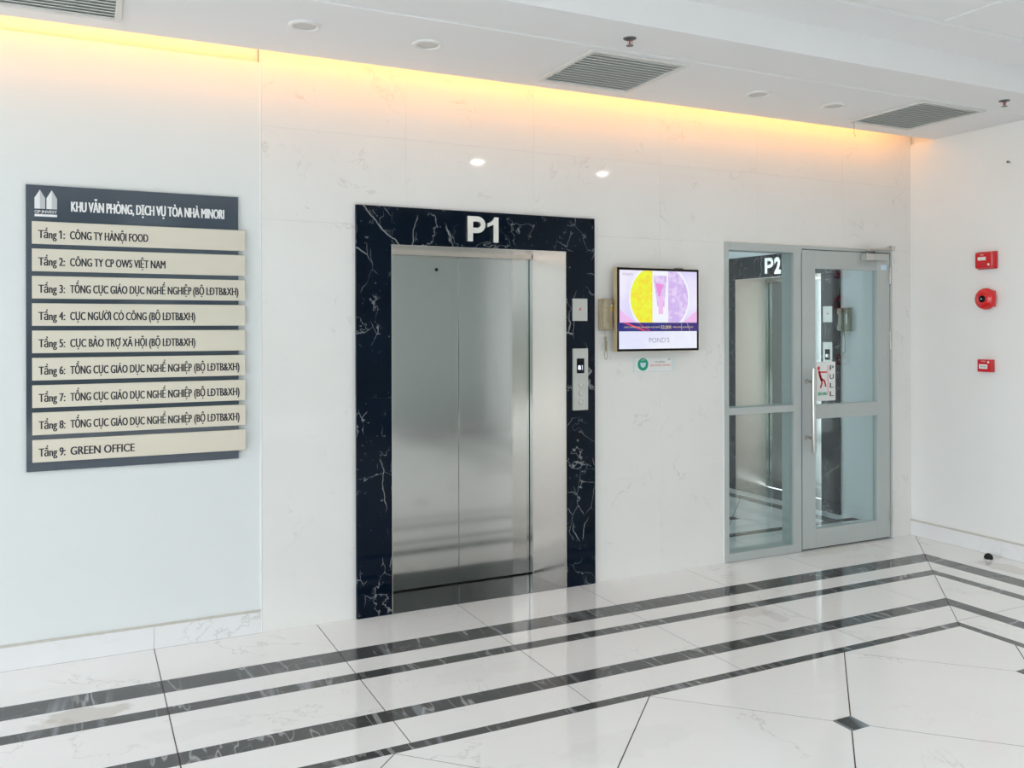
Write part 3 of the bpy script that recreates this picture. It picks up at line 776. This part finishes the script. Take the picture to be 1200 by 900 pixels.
bx('pane', M['glass'], door_1, 4.640, 5.262, .004, .012, .140, .926)
bm = BM(); box(bm, 4.560, 4.600, -.0172, -.016, 2.050, 2.074); link_mesh('maker_mark', bm, M['silver'], door_1)
stk = bx('round_sticker', M['pale_blue'], door_1, 5.295, 5.355, -.0168, -.016, 1.992, 2.030, .0002)
hd = lt('handle', M['chrome'], door_1, [(0, 0), (.0155, 0), (.016, .002), (.016, .588), (.0155, .590), (0, .590)], (4.568, -.080, .697), (0, 0, 1), 24)
for z in (1.190, .797):
    lt('handle_mount', M['chrome'], door_1, [(.011, 0), (.011, .050), (0, .050)], (4.566, -.020, z), (0, -1, 0), 16)
    lt('handle_rose', M['chrome'], door_1, [(.018, 0), (.018, .006), (.011, .008)], (4.566, -.016, z), (0, -1, 0), 20)
cl = bx('door_closer', M['silver'], door_1, 5.095, 5.300, -.075, -.016, 2.055, 2.100, .008)
bx('closer_end', M['plate_steel'], cl, 5.090, 5.150, -.078, -.016, 2.050, 2.103, .004)
bm = BM(); cyl(bm, (5.18, -.045, 2.098), (5.18, -.045, 2.120), .010)
box(bm, 5.172, 5.188, -.06, -.03, 2.113, 2.122)
link_mesh('closer_pivot', bm, M['sprinkler'], cl)
bm = BM(); tube(bm, [(5.18, -.045, 2.118), (5.12, -.075, 2.124), (5.065, -.10, 2.128)], .007, 8); tube(bm, [(5.065, -.10, 2.130), (5.24, -.06, 2.138), (5.405, -.028, 2.148)], .006, 8)
link_mesh('closer_arm', bm, M['chrome'], cl)
bm = BM(); box(bm, 5.395, 5.430, -.032, -.003, 2.140, 2.170, .003); link_mesh('closer_bracket', bm, M['chrome'], cl)
for (a, b) in ((1.888, 2.021), (1.400, 1.540), (.107, .240)):
    bm = BM()
    n = 5
    for k in range(n): cyl(bm, (5.389, -.020, a+(b-a)*k/n+.001), (5.389, -.020, a+(b-a)*(k+1)/n-.001), .0075, 12)
    link_mesh('hinge', bm, M['chrome'], door_1, False)
sg = bx('pull_sign', M['card'], door_1, 4.668, 4.853, -.001, .0035, 1.046, 1.323, .0006); sg['label'] = 'white PULL sign with a red figure'
for ch, z in zip('PULL', (1.262, 1.200, 1.138, 1.078)):
    text('sign_lettering', M['ink'], sg, ch, 4.797, 4.836, z, .036, -.001, .0008, .08)
pr('sign_line', M['red_ink'], sg, [(4.777, 1.085), (4.781, 1.085), (4.781, 1.296), (4.777, 1.296)], -.0018, -.001)
def blob(bm, pts, r):
    for a, b in zip(pts, pts[1:]):
        d = Vector((b[0]-a[0], 0, b[1]-a[1])); n = Vector((-d.z, 0, d.x)).normalized()*r
        q = [(a[0]+n.x, a[1]+n.z), (b[0]+n.x, b[1]+n.z), (b[0]-n.x, b[1]-n.z), (a[0]-n.x, a[1]-n.z)]
        prism(bm, q, -.0018, -.001)
    for p in pts:
        prism(bm, [(p[0]+r*math.cos(k*math.pi/4), p[1]+r*math.sin(k*math.pi/4)) for k in range(8)], -.0018, -.001)
bm = BM()
prism(bm, [(4.692+.012*math.cos(k*math.pi/8), 1.278+.015*math.sin(k*math.pi/8)) for k in range(16)], -.0018, -.001)
blob(bm, [(4.697, 1.252), (4.706, 1.222), (4.718, 1.194)], .010); blob(bm, [(4.699, 1.252), (4.735, 1.250), (4.768, 1.250)], .005)
blob(bm, [(4.716, 1.200), (4.724, 1.175), (4.711, 1.142)], .0065); blob(bm, [(4.720, 1.203), (4.748, 1.186), (4.759, 1.150)], .0065)
link_mesh('sign_figure', bm, M['red_ink'], sg)
text('sign_lettering', M['green_ink'], sg, 'KÉO VÀO', 4.685, 4.770, 1.086, .022, -.001, .0008, .16)
R0.done()

# ================================================================ CEILING FITTINGS
def vent(label, x0, x1, y0, y1, thread=False):
    v = thing('ceiling_vent', label, 'vent', ((x0+x1)/2, (y0+y1)/2, ZS), group='square ceiling vents'); cx, cy = (x0+x1)/2, (y0+y1)/2
    w, h = (x1-x0)/2, (y1-y0)/2
    bx('backing', M['vent_back'], v, -w+.02, w-.02, -h+.02, h-.02, -.002, -.0003)
    for a in ((-w, w, -h, -h+.026), (-w, w, h-.026, h), (-w, -w+.026, -h+.026, h-.026), (w-.026, w, -h+.026, h-.026)):
        bx('vent_frame', M['vent'], v, *a, -.012, -.0003, .002)
    n = 14; st = (2*h-.054)/n
    me = None
    for k in range(n):
        yy = -h+.027+st*(k+.5)
        if me is None:
            bm = BM(); box(bm, -w+.027, w-.027, -st*.31, st*.31, -.0012, .0012)
            bmesh.ops.rotate(bm, verts=bm.verts[:], cent=(0, 0, 0), matrix=Matrix.Rotation(RD(22), 3, 'X'))
            o = link_mesh('slat', bm, M['vent_slat'], v); me = o.data
        else:
            o = bpy.data.objects.new('slat', me); C.objects.link(o); o.parent = v
        o.location = (0, yy, -.0075)
    if thread:
        bm = BM(); tube(bm, [(-w+.03, h-.03, -.004), (-w+.031, h-.03, -.05), (-w+.029, h-.031, -.085), (-w+.045, h-.03, -.105)], .0016, 5)
        link_mesh('hanging_thread', bm, M['amber'], v)
    return v
vent('square ceiling vent cut by the photo edge above the directory board', -.440, .158, -.935, -.350)
vent('square ceiling vent above the P1 elevator and the screen', 2.262, 2.856, -.925, -.332)
vent('square ceiling vent nearest the right wall with a loose thread', 4.592, 5.160, -.955, -.358, True)
def downlight(label, x, y, z, lit=False, group='unlit round downlights'):
    d = thing('downlight', label, 'ceiling light', (x, y, z), group=group)
    lt('trim_ring', M['lamp_white'], d, [(.076, 0), (.074, .007), (.066, .010), (.058, .009), (.052, .002)], (0, 0, 0), (0, 0, -1), 40)
    lt('diffuser', M['lamp_on'] if lit else M['lamp_glass'], d, [(0, .0015), (.040, .0025), (.053, .001), (.053, .0002)], (0, 0, 0), (0, 0, -1), 32)
    if lit:
        L = bpy.data.lights.new('downlight_lamp', 'AREA'); L.shape = 'DISK'; L.size = .10; L.energy = 1.6; L.color = (1, .95, .86)
        lo = bpy.data.objects.new('downlight_lamp', L); C.objects.link(lo); lo.parent = d; lo.location = (0, 0, -.013)
    return d
M['lamp_on'] = screen_mat('lit_diffuser', (1.0, .97, .9), 40)
downlight('unlit round downlight left of the P1 elevator, nearest the directory board', .913, -.640, ZS)
downlight('unlit round downlight directly before the P1 elevator', 1.510, -.633, ZS)
downlight('unlit round downlight right of the middle vent', 3.587, -.628, ZS)
downlight('unlit round downlight just left of the right-hand vent', 4.203, -.614, ZS)
downlight('lit downlight in the higher ceiling, nearer the P1 elevator', 3.26, -2.72, 3.10, True, 'lit downlights over the lobby')
downlight('lit downlight in the higher ceiling, nearer the right wall', 4.62, -2.75, 3.10, True, 'lit downlights over the lobby')
def sprinkler(label, x, y):
    s = thing('fire_sprinkler', label, 'sprinkler', (x, y, ZS), group='fire sprinklers')
    lt('rosette', M['sprinkler'], s, [(.032, 0), (.030, .004), (.020, .007), (.012, .010), (0, .010)], (0, 0, 0), (0, 0, -1), 28)
    lt('bulb', M['bulb'], s, [(0, .010), (.004, .012), (.004, .026), (0, .029)], (0, 0, 0), (0, 0, -1), 12)
    bm = BM(); tube(bm, [(-.011, 0, -.008), (-.014, 0, -.018), (-.010, 0, -.028), (0, 0, -.033), (.010, 0, -.028), (.014, 0, -.018), (.011, 0, -.008)], .0022, 6)
    link_mesh('yoke', bm, M['chrome'], s, True)
    lt('deflector', M['sprinkler'], s, [(0, .034), (.017, .034), (.018, .036), (0, .038)], (0, 0, 0), (0, 0, -1), 20)
sprinkler('small fire sprinkler above the middle ceiling vent', 2.345, -1.132)
sprinkler('small fire sprinkler near the right wall', 5.049, -1.155)

# ================================================================ RIGHT WALL DEVICES (facing -x)
XW = XR+.012
def side(name, label, cat, y, z):      # local frame: x -> world -y (towards camera), y -> world +x, so local -y faces the room
    return thing(name, label, cat, (XW, y, z), RD(-90))
s = side('alarm_strobe', 'red wall alarm strobe with a white lens, topmost of the three red devices', 'alarm', -.560, 1.968)
bx('case', M['red'], s, .0, .146, -.012, -.0004, 0, .122, .008)
bx('cover', M['red'], s, .004, .142, -.048, -.010, .004, .118, .014)
bx('lens', M['lamp_white'], s, .030, .090, -.053, -.044, .060, .084, .003)
lt('indicator', M['white_ink'], s, [(0, .004), (.007, .003), (.009, 0)], (.108, -.048, .030), (0, -1, 0), 20)
text('strobe_lettering', M['white_ink'], s, 'FIRE', .048, .072, .094, .008, -.048, .0006, .02)
s = side('alarm_bell', 'round red fire alarm bell with black hub on the right wall', 'alarm', -.632, 1.762)
bx('back_box', M['red_metal'], s, -.045, .060, -.034, -.0004, -.056, .056, .006)
lt('gong', M['red_metal'], s, [(.070, .018), (.074, .020), (.075, .030), (.071, .044), (.058, .056), (.036, .063), (.0, .065)], (0, 0, 0), (0, -1, 0), 48)
hb = lt('hub', M['black'], s, [(.024, .060), (.024, .067), (.020, .070), (0, .070)], (0, 0, 0), (0, -1, 0), 28)
lt('hub_screw', M['chrome'], hb, [(.006, .070), (.006, .073), (0, .074)], (0, 0, 0), (0, -1, 0), 14)
s = side('call_point', 'small square red manual call point, lowest of the three red devices', 'alarm', -.573, 1.258)
bx('case', M['red'], s, .0, .108, -.034, -.0004, 0, .086, .004)
gp = bx('glass_plate', M['card'], s, .014, .076, -.037, -.033, .022, .052, .001)
text('plate_lettering', M['ink'], gp, 'PRESS', .024, .066, .032, .009, -.037, .0005, .02)
lt('indicator', M['white_ink'], s, [(0, .004), (.006, .003), (.008, 0)], (.082, -.034, .068), (0, -1, 0), 18)
text('case_lettering', M['white_ink'], s, 'FIRE', .030, .062, .070, .007, -.034, .0005, .02)
s = side('wall_screw', 'tiny dark screw left in the right wall above the red alarms', 'screw', -.793, 2.681)
lt('screw_head', M['sprinkler'], s, [(.004, 0), (.004, .020), (.008, .022), (.008, .026), (0, .027)], (0, 0, 0), (0, -1, 0), 12)
# floor fitting: black rubber door stop on a small steel ring
s = thing('door_stop', 'small round black door stop on the floor by the right baseboard', 'door stop', (5.500, -.722, 0))
lt('base_ring', M['chrome'], s, [(.030, 0), (.030, .003), (.024, .006)], (0, 0, 0), (0, 0, 1), 28)
lt('rubber_dome', M['dark'], s, [(.027, .004), (.028, .016), (.022, .030), (.010, .038), (0, .039)], (0, 0, 0), (0, 0, 1), 28)

# ================================================================ OUTSIDE, seen only in reflections
b = thing('building', 'plain grey green building across the forecourt behind the camera', 'building', (0, -20, -.1))
bx('wall', M['render_wall'], b, -26, 26, -4, 0, 0, 7.0)
for i in range(-8, 9):
    for j in range(2): bx('window', M['win_dark'], b, i*3-.8, i*3+.8, -.1, .04, 1.0+3.2*j, 2.5+3.2*j)
hd_ = bx('hedge', M['hedge'], None, -14, 14, -14.0, -13.0, -.1, 1.5, .1); tag(hd_, 'clipped green hedge beyond the forecourt behind the camera', 'hedge')
